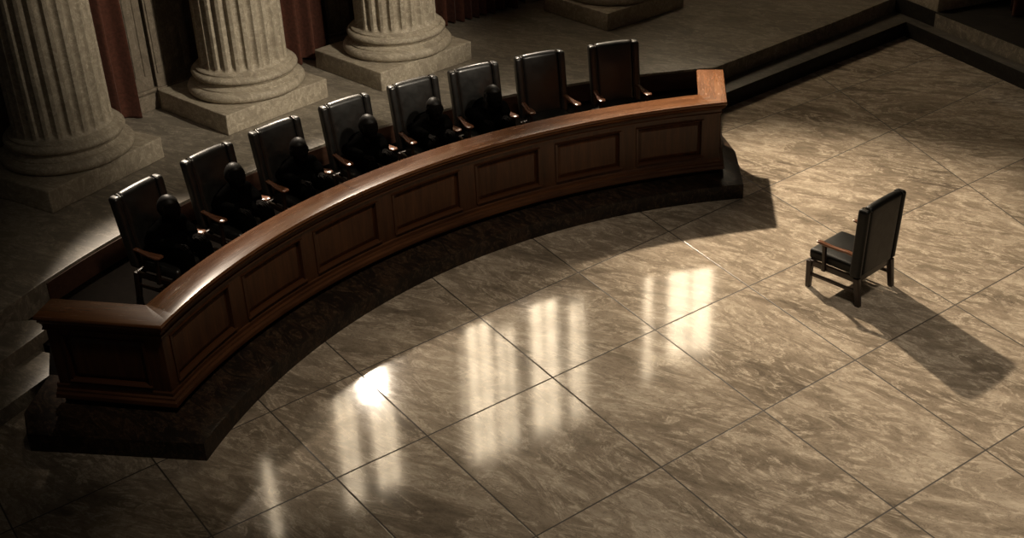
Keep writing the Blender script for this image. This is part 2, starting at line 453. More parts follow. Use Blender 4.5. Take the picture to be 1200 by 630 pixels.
def panel_at(fn, a, b, unit, n):
    """raised panel with a picture-frame moulding; a..b in the units of fn, unit = units per metre"""
    e = unit
    # raised field with sloping margins
    ts = [a, a+.012*e, a+.06*e] + lin(a+.06*e, b-.06*e, n)[1:-1] + [b-.06*e, b-.012*e, b]
    zs = [ZP0, ZP0+.012, ZP0+.06, ZP1-.06, ZP1-.012, ZP1]
    v = []; f = []
    for i, t in enumerate(ts):
        p, nn = fn(t)
        for j, z in enumerate(zs):
            ei = min(i, len(ts)-1-i); ej = min(j, 5-j); k = min(ei, ej)
            d = .112 if k == 0 else (.108 if k == 1 else .086)
            v.append((p.x+nn.x*d, p.y+nn.y*d, z))
    nz = 6
    for i in range(len(ts)-1):
        for j in range(nz-1): f.append((i*nz+j, i*nz+j+1, (i+1)*nz+j+1, (i+1)*nz+j))
    base = len(v)
    for i, t in enumerate(ts):
        p, nn = fn(t)
        for z in (ZP0, ZP1): v.append((p.x+nn.x*.125, p.y+nn.y*.125, z))
    for i in range(len(ts)-1):
        f.append((base+2*i, base+2*i+2, base+2*i+3, base+2*i+1))
        f.append((i*nz, (i+1)*nz, base+2*i+2, base+2*i)); f.append((i*nz+5, base+2*i+1, base+2*i+3, (i+1)*nz+5))
    f.append((*range(0, nz), base+1, base)); L = (len(ts)-1)
    f.append((*range(L*nz, L*nz+nz), base+2*L+1, base+2*L))
    pn = link_mesh('panel', v, f, M['panelwood'], bench, angle=12)
    mb = MB(); w = .028
    loft('', fn, lin(a-.02*e, b+.02*e, n), [(.105, ZP0-.03), (.050, ZP0-.03), (.046, ZP0-.018), (.058, ZP0-.004), (.085, ZP0+.010), (.105, ZP0+.010)], None, None, mb)
    loft('', fn, lin(a-.02*e, b+.02*e, n), [(.105, ZP1-.010), (.085, ZP1-.010), (.062, ZP1+.004), (.056, ZP1+.02), (.105, ZP1+.02)], None, None, mb)
    for c0, c1 in ((a-.02*e, a+.010*e), (b-.010*e, b+.02*e)):
        loft('', fn, lin(c0, c1, 2), [(.105, ZP0-.02), (.060, ZP0-.02), (.060, ZP1+.01), (.105, ZP1+.01)], None, None, mb)
    mb.build('panel_moulding', M['desk'], pn)

pan = [(152.9, 160.6), (143.9, 151.0), (134.9, 142.2), (125.4, 132.9), (116.4, 123.4), (107.4, 114.4), (98.5, 105.5)]
frame = MB()
upm = 180/(math.pi*7.2)
for a, b in pan: panel_at(arc_fn, a, b, upm, 14)
cl = PATH[1]; cr = PATH[-2]
lfn = line_fn(PATH[0], cl); LL = math.dist(PATH[0], cl)
rfn = line_fn(cr, PATH[-1]); LR = math.dist(cr, PATH[-1])
panel_at(lfn, .22, LL-.27, 1.0, 2)
panel_at(rfn, .27, LR-.22, 1.0, 2)
# face frame: rails and stiles
def rect(d0, d1, z0, z1): return [(d1, z0), (d0, z0), (d0, z1), (d1, z1)]
D0 = .074
loft('', arc_fn, lin(TL-.6, TR+.6, 70), rect(D0, .115, Z0, ZP0-.012), None, None, frame)
loft('', arc_fn, lin(TL-.6, TR+.6, 70), rect(D0, .115, ZP1+.004, Z1), None, None, frame)
edges = [TL-.55] + [x for a, b in pan for x in (b, a)] + [TR+.55]
for i in range(0, len(edges), 2):
    loft('', arc_fn, lin(edges[i], edges[i+1], 4), rect(D0, .115, ZP0-.012, ZP1+.004), None, None, frame)
for fn, L, a, b in ((lfn, LL, .22, LL-.27), (rfn, LR, .27, LR-.22)):
    e0 = .06 if fn is lfn else .074; e1 = L-.074 if fn is lfn else L-.06
    loft('', fn, [e0, e1], rect(D0, .115, Z0, ZP0-.012), None, None, frame)
    loft('', fn, [e0, e1], rect(D0, .115, ZP1+.004, Z1), None, None, frame)
    loft('', fn, [e0, a], rect(D0, .115, ZP0-.012, ZP1+.004), None, None, frame)
    loft('', fn, [b, e1], rect(D0, .115, ZP0-.012, ZP1+.004), None, None, frame)
frame.build('face_frame', M['panelwood'], bench)

# ------------------------------------------------------------------ chairs
def chair_parts(root, W, top, seat_w, executive):
    """local frame: faces -Y, origin on the ground under the seat"""
    lea, drk = M['leather' if executive else 'leather_plain'], M['leather_dark']
    st = .47; yb = .20                                # seat top, front of back at seat height
    rec = .16 if executive else .05                   # recline per metre
    def lean(p, z0):                                  # back pad warp
        return p
    hb = top-(.40 if executive else .34)
    bw = W*.74 if executive else W*.80; th = .11
    def back_warp(w, curve):
        def g(p):
            u = p.x/(W/2)
            y = p.y + (p.z+hb/2)*rec
            z = p.z
            zt = (p.z+hb/2)/hb
            z += .018*(1-u*u)*max(0, zt-.5)*2         # crown of the top
            y += -.03*math.sin(math.pi*min(1, max(0, zt)))*(1-abs(u))*(p.y < 0) * curve
            x = p.x*(1+.03*(zt-.5))
            return (x, y, z)
        return g
    zc = (.40 if executive else .34)+hb/2
    b = MB(); b.rbox(0, yb+th/2, zc, bw, th, hb, .05, (8, 1, 10), 4, back_warp(bw, 1.0)); bk = b.build('backrest', lea, root, 60)
    sw = (W-bw)/2+.004
    for sx in (-1, 1):
        def wf(p, sx=sx):
            q = Vector((p.x+sx*(bw/2+sw/2-.002), p.y, p.z)); g = back_warp(bw, 0)(q)
            return g
        b = MB(); b.rbox(0, yb+th/2-.006, zc, sw, th+.02, hb-.012, .035, (2, 1, 10), 4, wf); b.build('side_bolster', lea, root, 60)
        # piping line beside the bolster
        pts = []
        for i in range(15):
            z = -hb/2+.04+(hb-.06)*i/14
            g = back_warp(bw, 0)(Vector((sx*bw/2, -th/2-.002, z))); pts.append((g[0], g[1]+yb+th/2, g[2]+zc))
        gt = back_warp(bw, 0)(Vector((sx*bw/2, 0, hb/2+.001))); pts.append((gt[0], gt[1]+yb+th/2, gt[2]+zc))
        gt = back_warp(bw, 0)(Vector((sx*bw/2, th/2, hb/2-.03))); pts.append((gt[0], gt[1]+yb+th/2+.004, gt[2]+zc))
        v, f = tube(pts, .006, 6); m2 = MB(); m2.add(v, f); m2.build('piping', drk, bk)
    # seat
    sd = .56 if executive else .60; yc = yb+.02-sd/2
    def seat_warp(p):
        u = p.x/(seat_w/2); w = (p.y)/(sd/2)
        return (p.x, p.y, p.z + (.018*(1-u*u)*(1-w*w) if p.z > 0 else 0))
    b = MB(); b.rbox(0, yc, st-.065, seat_w, sd, .13, .04, (8, 8, 1), 3, seat_warp); seat = b.build('seat', lea, root, 60)
    pts = []
    hw, hd = seat_w/2-.006, sd/2-.006
    for (x, y) in ((-hw, hd), (-hw, -hd+.03), (-hw+.03, -hd), (hw-.03, -hd), (hw, -hd+.03), (hw, hd)): pts.append((x, y+yc, st-.085))
    v, f = tube(pts, .006, 6); m2 = MB(); m2.add(v, f); m2.build('piping', drk, seat)
    # apron rail under the seat
    fw = W-.06; m2 = MB(); y0 = yc-sd/2+.04; y1 = yb+.07
    for sx in (-1, 1): m2.rbox(sx*(fw/2-.02), (y0+y1)/2, st-.155, .035, y1-y0, .07, .006)
    m2.rbox(0, y0, st-.155, fw-.05, .035, .07, .006); m2.rbox(0, y1, st-.155, fw-.05, .035, .07, .006)
    m2.build('seat_rail', M['ebony'], root)
    # legs
    lz = st-.13
    for sx in (-1, 1):
        x = sx*(fw/2-.02)
        for (y, rk) in ((y0, -.00), (y1, .05)):
            def lw(p, rk=rk):
                t = (p.z+lz/2)/lz; k = .82+.18*t
                return (p.x*k, p.y*k + (1-t)*rk, p.z)
            m2 = MB(); m2.rbox(x, y, lz/2, .068, .068, lz, .008, (1, 1, 4), 2, lw); m2.build('leg', M['ebony'], root)
        m2 = MB(); m2.rbox(x, (y0+y1)/2+.012, .17, .026, y1-y0-.03, .04, .006); m2.build('stretcher', M['ebony'], root)
    if executive:
        m2 = MB(); m2.rbox(0, (y0+y1)/2, .17, fw-.06, .03, .035, .006); m2.build('stretcher', M['ebony'], root)
    # arms: wooden paddles that widen to the front, carried by a post
    az = .655 if executive else .64
    for sx in (-1, 1):
        x = sx*(W/2-.035)
        ya, yz = (-.20, yb+.10) if executive else (-.25, yb+.06)
        N = 16; v = []; f = []; m = 10
        for i in range(N+1):
            t = i/N; y = ya+(yz-ya)*t
            if executive: hw_ = .030 + .024*max(0, 1-abs(t-.12)/.5)
            else: hw_ = .032 - .008*math.sin(math.pi*t)
            if i == 0: hw_ *= .72
            if i == 1: hw_ *= .96
            drop = .012*math.sin(math.pi*t) if executive else (.018*math.sin(math.pi*t) + .03*max(0, (t-.75))*4)
            if i == 0: drop += .010
            zt = az-drop; thk = .030 if i else .016
            for j in range(m):
                a = 2*math.pi*j/m+math.pi/m
                cx = math.copysign(abs(math.cos(a))**.45, math.cos(a)); cz = math.copysign(abs(math.sin(a))**.45, math.sin(a))
                v.append((x+cx*hw_+sx*.012*math.cos(t*3), y, zt-thk/2+cz*thk/2))
        for i in range(N):
            for j in range(m): f.append((i*m+j, i*m+(j+1) % m, (i+1)*m+(j+1) % m, (i+1)*m+j))
        f.append(tuple(range(m))); f.append(tuple(N*m+j for j in range(m)))
        arm = link_mesh('armrest', v, f, M['armwood'], root, angle=50)
        yp = ya+.11
        def pw(p):
            t = (p.z+.16)/.32; k = 1-.25*math.sin(math.pi*t); return (p.x*k, p.y*k-.02*t, p.z)
        m2 = MB(); hp = az-.03-(st-.19)
        m2.rbox(x+sx*.006, yp, st-.19+hp/2, .05, .05, hp, .008, (1, 1, 6), 2, pw); m2.build('arm_post', M['ebony'], root)

chairs = [(150.2, 145.2), (143.3, 138.7), (137.0, 132.2), (130.4, 125.6), (123.9, 119.2), (118.0, 113.7), (112.0, 107.4), (105.3, 100.4)]
occ = ['seated first, nearest the left end of the bench', 'second from the left end of the bench', 'third from the left end of the bench',
       'fourth from the left end of the bench', 'fifth from the left end of the bench', 'sixth from the left end, last one in the row of people']
ordn = ['first', 'second', 'third', 'fourth', 'fifth', 'sixth', 'seventh', 'eighth']
proto = None
def copy_tree(o, parent=None):
    c = o.copy(); COL.objects.link(c)
    if parent is not None: c.parent = parent
    for ch in list(o.children): copy_tree(ch, c)
    return c
seat_pos = []
for i, (a, b) in enumerate(chairs):
    th = (a+b)/2 + .15; x, y = pol(th, 8.76)
    if i < 6: lab = 'black leather armchair of the %s person from the left end of the bench' % ordn[i]
    elif i == 6: lab = 'empty black leather armchair behind the bench, between the last person and the end chair'
    else: lab = 'empty black leather armchair behind the bench, at the far right end of the row'
    if proto is None:
        c = thing('leather_armchair', lab, 'chair', (x, y, PIT), 0, 'armchairs behind the curved bench'); proto = c
        chair_parts(c, .72, 1.25, .56, True)
    else:
        c = copy_tree(proto)
        c['label'] = lab
    # local +Y points away from the centre O
    rz = R(th)-math.pi/2
    c.location = (x, y, PIT-.001); c.rotation_euler = (0, 0, rz); seat_pos.append((x, y, rz))

wit = thing('wooden_armchair', 'lone black leather armchair with wooden arms standing by itself on the open marble floor', 'chair',
            (3.82, 12.20, 0), R(131)+math.pi/2)
chair_parts(wit, .74, 1.19, .62, False)

# ------------------------------------------------------------------ people
def limb_mesh(verts, edges, rad):
    """tapered, rounded limbs between joints; radii may be (across, front-back)"""
    V = []; F = []
    def rr(i): r = rad[i]; return r if isinstance(r, tuple) else (r, r)
    for a, b in edges:
        A, B = Vector(verts[a]), Vector(verts[b]); ra, rb = rr(a), rr(b)
        t = (B-A).normalized()
        x = Vector((1, 0, 0)); x = (x - t*x.dot(t)); x = x.normalized() if x.length > .15 else t.cross(Vector((0, 1, 0))).normalized()
        y = t.cross(x).normalized(); rings = []; n = 20
        la, lb = min(ra), min(rb)
        for k in range(7): w = -math.pi/2*(1-k/6.5); rings.append((A + t*la*math.sin(w), ra[0]*math.cos(w), ra[1]*math.cos(w)))
        for k in range(7): w = math.pi/2*((k+.5)/6.5); rings.append((B + t*lb*math.sin(w), rb[0]*max(.02, math.cos(w)), rb[1]*max(.02, math.cos(w))))
        o = len(V)
        for c, p, q in rings:
            p = max(p, .001); q = max(q, .001)
            for j in range(n): g = 2*math.pi*j/n; V.append(c + x*p*math.cos(g) + y*q*math.sin(g))
        m = len(rings)
        for i in range(m-1):
            for j in range(n): F.append((o+i*n+j, o+i*n+(j+1) % n, o+(i+1)*n+(j+1) % n, o+(i+1)*n+j))
        F.append(tuple(o+j for j in range(n))[::-1]); F.append(tuple(o+(m-1)*n+j for j in range(n)))
    return V, F

def ellipsoid(c, r, nu=20, nv=14, warp=None):
    v = []; f = []
    for i in range(nv+1):
        ph = math.pi*i/nv
        for j in range(nu):
            a = 2*math.pi*j/nu
            p = Vector((r[0]*math.sin(ph)*math.cos(a), r[1]*math.sin(ph)*math.sin(a), r[2]*math.cos(ph)))
            if warp: p = warp(p)
            v.append(p+Vector(c))
    for i in range(nv):
        for j in range(nu): f.append((i*nu+j, i*nu+(j+1) % nu, (i+1)*nu+(j+1) % nu, (i+1)*nu+j))
    return v, f

def remeshed(mb, name, mat, parent, vox, smooth=3):
    me = bpy.data.meshes.new('tmp'); me.from_pydata([tuple(p) for p in mb.v], [], mb.f)
    bm = bmesh.new(); bm.from_mesh(me); bmesh.ops.remove_doubles(bm, verts=bm.verts, dist=1e-6); bmesh.ops.recalc_face_normals(bm, faces=bm.faces); bm.to_mesh(me); bm.free()
    ob = bpy.data.objects.new('tmp', me); COL.objects.link(ob)
    rm = ob.modifiers.new('r', 'REMESH'); rm.mode = 'VOXEL'; rm.voxel_size = vox
    sm = ob.modifiers.new('s', 'SMOOTH'); sm.iterations = smooth; sm.factor = .5
    dg = bpy.context.evaluated_depsgraph_get(); dg.update()
    m2 = bpy.data.meshes.new_from_object(ob.evaluated_get(dg))
    bpy.data.objects.remove(ob); bpy.data.meshes.remove(me)
    for p in m2.polygons: p.use_smooth = True
    m2.materials.clear(); m2.materials.append(mat); m2.name = name
    o = bpy.data.objects.new(name, m2); COL.objects.link(o); o.parent = parent
    return o

def make_person(name, label, x, y, rz, rnd, hair, fwd, drop):
    p = thing(name, label, 'person', (x, y, PIT), rz, 'people seated behind the bench')
    lean = fwd + rnd.uniform(-.01, .015); tilt = rnd.uniform(-.012, .012); tall = -drop
    hc = Vector((tilt*2, -.075-lean, 1.045+tall))            # head centre
    V = [(0, .04, .635), (0, .07, .70), (0, .055, .77), (0, .01-lean*.5, .82+tall), (hc.x*.5, -.03-lean, .89+tall), (hc.x, hc.y+.035, hc.z-.05)]
    Rr = [(.15, .11), (.14, .11), (.16, .115), (.14, .09), .064, .070]
    E = [(0, 1), (1, 2), (2, 3), (3, 4), (4, 5)]
    hands = MB()
    for sx in (-1, 1):
        b = len(V)
        V += [(sx*.17, .01-lean*.5, .815+tall), (sx*.235, .03, .735), (sx*.165, -.215, .715), (sx*.135, -.285, .70)]
        Rr += [.066, .047, .030, (.044, .021)]
        E += [(3, b), (b, b+1), (b+1, b+2), (b+2, b+3)]
        b = len(V)
        V += [(sx*.10, -.02, .605), (sx*.14, -.37, .60), (sx*.14, -.39, .11), (sx*.15, -.48, .045)]
        Rr += [.09, .068, .045, (.042, .032)]
        E += [(0, b), (b, b+1), (b+1, b+2), (b+2, b+3)]
        # hand lying on the thigh: palm, four fingers and a thumb
        base = Vector((sx*.130, -.30, .70))
        for k, (L, dx) in enumerate(((.075, .034), (.086, .0115), (.080, -.0115), (.062, -.034))):
            r0 = base+Vector((sx*dx, 0, .006)); q = [r0, r0+Vector((sx*dx*.15, -.03, .004))]
            q += [q[1]+Vector((0, -L*.42, -.004)), q[1]+Vector((0, -L*.78, -.020)), q[1]+Vector((0, -L*.95, -.036))]
            v, f = tube(q, [.0115, .0095, .009, .0085, .0065], 8); hands.add(v, f)
        t0 = Vector((sx*.115, -.262, .698)); v, f = tube([t0, t0+Vector((-sx*.028, -.022, 0)), t0+Vector((-sx*.036, -.050, -.006)), t0+Vector((-sx*.034, -.068, -.014))], [.014, .011, .0098, .007], 8); hands.add(v, f)
    v, f = limb_mesh(V, E, Rr)
    body = MB(); body.add(v, f); body.add(hands.v, hands.f)
    turn = Matrix.Rotation(rnd.uniform(-.25, .25), 4, 'Z') @ Matrix.Rotation(R(-4), 4, 'X')
    HS = 1.40
    def hw(q):
        z = q.z/.125
        if z < 0: q.x *= 1+.26*z; q.y *= 1+(.05*z if q.y < 0 else .22*z)
        if q.y < 0:
            # brow, eye sockets, cheek plane
            q.y *= .93
            if -.05 < z < .22 and abs(q.x) > .012: q.y += .010*math.exp(-((abs(q.x)-.032)/.016)**2)*math.exp(-((z-.06)/.10)**2)
            if z < -.6: q.y -= .010*math.exp(-(q.x/.03)**2)
        return q
    T = Matrix.Translation(hc + Vector((0, 0, .012))) @ turn @ Matrix.Diagonal((HS, HS, HS*.87, 1))
    v, f = ellipsoid((0, 0, 0), (.076, .096, .125), 36, 26, hw); body.add(v, f, T)
    v, f = tube([(0, -.080, .02), (0, -.092, -.008), (0, -.095, -.022), (0, -.082, -.032)], [.006, .008, .010, .007], 8); body.add(v, f, T)   # nose
    v, f = tube([(-.020, -.066, -.060), (0, -.073, -.059), (.020, -.066, -.060)], [.003, .006, .003], 8); body.add(v, f, T)                   # upper lip
    v, f = tube([(-.017, -.064, -.070), (0, -.070, -.071), (.017, -.064, -.070)], [.003, .006, .003], 8); body.add(v, f, T)                   # lower lip
    for sx in (-1, 1):
        v, f = ellipsoid((sx*.078, .006, -.006), (.010, .020, .033), 12, 8); body.add(v, f, T)
        v, f = ellipsoid((sx*.031, -.074, .010), (.013, .010, .007), 12, 8); body.add(v, f, T)
    remeshed(body, 'body', M['skin'], p, .0062, 1)
    # hair
    hm = MB()
    def hh(q):
        q = hw(q.copy()); k = 1.0
        z = q.z/.125
        low = hair['nape'] if q.y > 0 else hair['brow']
        if z < low: k = .90                              # slips under the skin below the hair line
        q = q*(hair['vol'] if k == 1.0 else k)
        return q
    v, f = ellipsoid((0, .004, .006), (.076, .096, .125), 40, 30, hh); hm.add(v, f, T)
    if hair.get('bun'):
        v, f = ellipsoid((0, .105, .01), (.035, .03, .035), 14, 10); hm.add(v, f, T)
    if hair.get('long'):
        for sx in (-1, 1):
            v, f = tube([(sx*.062, .02, .06), (sx*.082, .02, -.02), (sx*.082, .03, -.10), (sx*.062, .04, -.14)], [.02, .026, .024, .012], 10); hm.add(v, f, T)
        v, f = ellipsoid((0, .055, -.06), (.075, .045, .09), 16, 12); hm.add(v, f, T)
    remeshed(hm, 'hair', M['hair'], p, .009, 1)
    # robe: gown, wide sleeves, collar
    wd = rnd.uniform(.97, 1.05)
    RV = [(0, .035, .635), (0, .08, .70), (0, .05, .77), (0, .015-lean*.5, .815+tall), (hc.x*.3, -.02-lean, .875+tall)]
    RR = [(.20*wd, .14), (.195*wd, .125), (.20*wd, .14), (.155, .105), (.070, .068)]
    RE = [(0, 1), (1, 2), (2, 3), (3, 4)]
    for sx in (-1, 1):
        b = len(RV)
        RV += [(sx*.19*wd, .015-lean*.5, .81+tall), (sx*.238, .02, .745), (sx*.205, -.14, .725), (sx*.170, -.205, .715)]
        RR += [.085, .078, .068, .058]; RE += [(3, b), (b, b+1), (b+1, b+2), (b+2, b+3)]
        b = len(RV)
        RV += [(sx*.11, -.05, .605), (sx*.145, -.37, .60), (sx*.15, -.40, .34), (sx*.15, -.38, .13)]
        RR += [.105, .088, .095, .10]; RE += [(0, b), (b, b+1), (b+1, b+2), (b+2, b+3)]
    v, f = limb_mesh(RV, RE, RR); rb = MB(); rb.add(v, f)
    remeshed(rb, 'robe', M['robe'], p, .014, 3)
    for sx in (-1, 1):
        def sw(q): return (q.x*(1-.25*max(0, -q.y)/.13), q.y, q.z*(1-.35*max(0, -q.y)/.13) - (.02*max(0, -q.y)/.13))
        s = MB(); s.rbox(sx*.15, -.44, .042, .098, .27, .082, .035, (2, 4, 1), 3, sw); s.build('shoe', M['shoe'], p, 60)
    return p

hairs = [dict(vol=1.07, brow=.42, nape=-.45), dict(vol=1.05, brow=.55, nape=-.35), dict(vol=1.06, brow=.45, nape=-.4),
         dict(vol=1.08, brow=.40, nape=-.5), dict(vol=1.05, brow=.5, nape=-.4), dict(vol=1.07, brow=.42, nape=-.6, long=True)]
plab = ['person in a black robe seated in the leftmost armchair, nearest the end of the bench',
        'black-robed person in the second armchair from the left end of the bench',
        'black-robed person in the third armchair from the left end of the bench',
        'black-robed person in the fourth armchair from the left end of the bench',
        'black-robed person in the fifth armchair, just left of the last seated person',
        'black-robed person seated next to the two empty armchairs, with fuller hair']
for i in range(6):
    x, y, rz = seat_pos[i]
    make_person('person', plab[i], x, y, rz, random.Random(20+i), hairs[i], (0, .01, .02, .04, .07, .10)[i], (.0, .015, .025, .04, .055, .075)[i])

# ------------------------------------------------------------------ columns
def make_column(cx, cy, ang, label, su=1.82, sv=1.62, H=12.5, ax=(0, 0)):
    def off(v): return [(x+ax[0], y+ax[1], z) for x, y, z in v]
    c = thing('stone_column', label, 'column', (cx, cy, DAIS), R(ang), 'fluted stone columns')
    m = MB(); m.rbox(0, 0, .15, su, sv, .30, .016, (6, 6, 2), 2,
                     lambda p: (p.x+.004*math.sin(p.y*9+p.z*14), p.y+.004*math.sin(p.x*8), p.z)); m.build('plinth', M['column'], c)
    pr = []
    def torus(r0, z0, h, bulge, n=10):
        for i in range(n+1):
            a = -math.pi/2+math.pi*i/n; pr.append((r0+bulge*math.cos(a), z0+h/2+h/2*math.sin(a)))
    r = .78
    pr.append((r*.6, .30)); torus(.74, .30, .15, .075); pr.append((.735, .452)); pr.append((.735, .47))
    for i in range(1, 7):
        a = math.pi*i/7; pr.append((.735-.035*i/7-.035*math.sin(a), .47+.07*i/7))
    pr.append((.70, .54)); torus(.68, .548, .105, .055, 8); pr.append((.675, .656)); pr.append((.675, .68)); pr.append((.645, .70)); pr.append((.40, .70))
    v, f = lathe([(r_*1.05, z_) for r_, z_ in pr], 72); k = link_mesh('column_base', off(v), f, M['column'], c, angle=45)
    # fluted shaft with slight entasis
    NF = 24; S = 10; v = []; f = []
    zs = [.68, .70, .73, .77, .82] + [.82 + (H-1.6-.82)*i/14 for i in range(1, 15)] + [H-1.55, H-1.5]
    n = NF*S
    for zi, z in enumerate(zs):
        t = (z-.7)/(H-2.2); rr = .632 - .085*max(0, t)**1.6
        dep = 0 if zi < 2 or zi > len(zs)-2 else (.6 if zi in (2,) else 1.0)
        if zi == 0: rr = .66
        if zi == 1: rr = .645
        for j in range(n):
            u = (j % S)/S
            # fillet 22% of the pitch, flute the rest
            w = 0 if u < .30 else math.sin(math.pi*(u-.30)/.70)
            a = 2*math.pi*j/n; q = rr-.052*dep*w**.8 if w > 0 else rr
            v.append((q*math.cos(a), q*math.sin(a), z))
    for i in range(len(zs)-1):
        for j in range(n): f.append((i*n+j, i*n+(j+1) % n, (i+1)*n+(j+1) % n, (i+1)*n+j))
    f.append(tuple(range(n))); f.append(tuple((len(zs)-1)*n+j for j in range(n)))
    link_mesh('shaft', off(v), f, M['column'], c, angle=50)
    v, f = lathe([(.545, H-1.5), (.58, H-1.46), (.58, H-1.42), (.55, H-1.38), (.56, H-1.3), (.66, H-1.16), (.66, H-1.12), (.4, H-1.12)], 64)
    m = MB(); m.add(off(v), f); m.rbox(ax[0], ax[1], H-1.04, 1.45, 1.45, .16, .01); m.build('capital', M['column'], c)
    return c
def col_from_corner(x, y, ang, label, su=1.82, sv=1.62, shift=0.0):
    a = R(ang); u = Vector((math.cos(a), math.sin(a))); w = Vector((-u.y, u.x))
    c = Vector((x, y)) + u*su/2 + w*sv/2
    return make_column(c.x, c.y, ang, label, su, sv, ax=(shift*math.cos(a), -shift*math.sin(a)))
col_from_corner(-5.66, 14.02, 57, 'fluted pale stone column at the far left, nearest the left end of the bench', 1.91, 1.74, .11)
col_from_corner(-3.87, 16.27, 46, 'fluted pale stone column, second from the left, behind the second and third armchairs', 1.82, 1.67, .07)
col_from_corner(-1.82, 17.71, 43, 'fluted pale stone column, third from the left, behind the fifth armchair', 1.84, 1.66, .08)
col_from_corner(1.77, 20.04, 38, 'fluted stone column behind the two empty chairs, only its square plinth in view')
col_from_corner(7.31, 20.2, 21, 'dim stone column whose plinth stands on the dark corner of the dais, top right')

# ------------------------------------------------------------------ walls, windows, curtains, pilasters
def wall_piece(name, a, b, z0, z1, th=.3, mat=None, holes=()):
    """wall from a to b with rectangular openings (s0,s1,z0,z1)"""
    a = Vector(a); b = Vector(b); d = (b-a); L = d.length; d.normalize(); n = Vector((-d.y, d.x))
    ss = sorted({0, L, *[h[0] for h in holes], *[h[1] for h in holes]}); zz = sorted({z0, z1, *[h[2] for h in holes], *[h[3] for h in holes]})
    m = MB()
    for i in range(len(ss)-1):
        for j in range(len(zz)-1):
            sm, zm = (ss[i]+ss[i+1])/2, (zz[j]+zz[j+1])/2
            if any(h[0] < sm < h[1] and h[2] < zm < h[3] for h in holes): continue
            q = [a+d*ss[i], a+d*ss[i+1]]
            v = []
            for p in q:
                for o in (0, th):
                    for z in (zz[j], zz[j+1]): v.append((p.x+n.x*o, p.y+n.y*o, z))
            m.add(v, [(0, 1, 5, 4), (2, 6, 7, 3), (0, 4, 6, 2), (1, 3, 7, 5), (0, 2, 3, 1), (4, 5, 7, 6)])
    o = m.build(name, mat or M['wallstone']); o['kind'] = 'structure'
    return a, d, n

wm = bpy.data.materials.new('window_daylight'); wm.use_nodes = True
nt = wm.node_tree; nt.nodes.clear(); em = nt.nodes.new('ShaderNodeEmission'); ou = nt.nodes.new('ShaderNodeOutputMaterial')
em.inputs[0].default_value = (1.0, .80, .55, 1); em.inputs[1].default_value = 13.0; nt.links.new(em.outputs[0], ou.inputs[0])
M['glow'] = wm
names = ['wall_far_left', 'wall_left', 'wall_back_left', 'wall_back', 'wall_back_right', 'wall_right_corner', 'wall_far_right']
# (start, end, sill height, head height) along each stretch of wall
wins = {2: [(.9, 1.4, 6.7, 8.6), (2.6, 3.12, 6.15, 8.9)], 3: [(.1, .72, 6.8, 8.9), (2.0, 2.36, 6.3, 9.0), (2.38, 3.08, 5.62, 9.3), (3.1, 3.66, 6.2, 9.3)],
        4: [(.03, .80, 5.6, 9.3), (1.0, 1.6, 6.2, 9.3), (1.66, 2.2, 5.6, 9.3), (2.24, 3.3, 5.85, 9.0)], 5: [(.1, 1.3, 6.0, 8.6)]}
wn = 0
for i in range(len(wall_line)-1):
    holes = wins.get(i, [])
    a, d, n = wall_piece(names[i], wall_line[i], wall_line[i+1], 0, 13.5, holes=holes)
    for (s0, s1, z0, z1) in holes:
        wn += 1
        p0 = a+d*s0+n*.16; p1 = a+d*s1+n*.16
        g = MB(); v = [(p0.x, p0.y, z0), (p1.x, p1.y, z0), (p1.x, p1.y, z1), (p0.x, p0.y, z1)]
        v += [(x+n.x*.02, y+n.y*.02, z) for x, y, z in v]
        g.add(v, [(0, 1, 2, 3), (4, 7, 6, 5), (0, 4, 5, 1), (1, 5, 6, 2), (2, 6, 7, 3), (3, 7, 4, 0)])
        pane = g.build('window_%d' % wn, M['glow']); pane['kind'] = 'structure'
        fr = MB(); q0 = a+d*s0+n*.10; mt = Matrix.Translation((q0.x, q0.y, 0)) @ Matrix.Rotation(math.atan2(d.y, d.x), 4, 'Z'); w = s1-s0
        for xx in (0.03, w/2, w-.03): fr.rbox(xx, 0, (z0+z1)/2, .06, .06, z1-z0, .005, mtx=mt)
        for k in range(5): fr.rbox(w/2, 0, z0+.03+(z1-z0-.06)*k/4, w, .05, .05, .005, mtx=mt)
        fr.build('window_frame', M['ebony'], pane)
# right-hand wall, parallel to the right run of steps
u = Vector((.357, -.934)); nr_ = Vector((.934, .357))
pR = Vector((6.92, 20.55)) + nr_*2.35
wall_piece('wall_right', tuple(pR - u*2.5), tuple(pR + u*14), 0, 13.5)

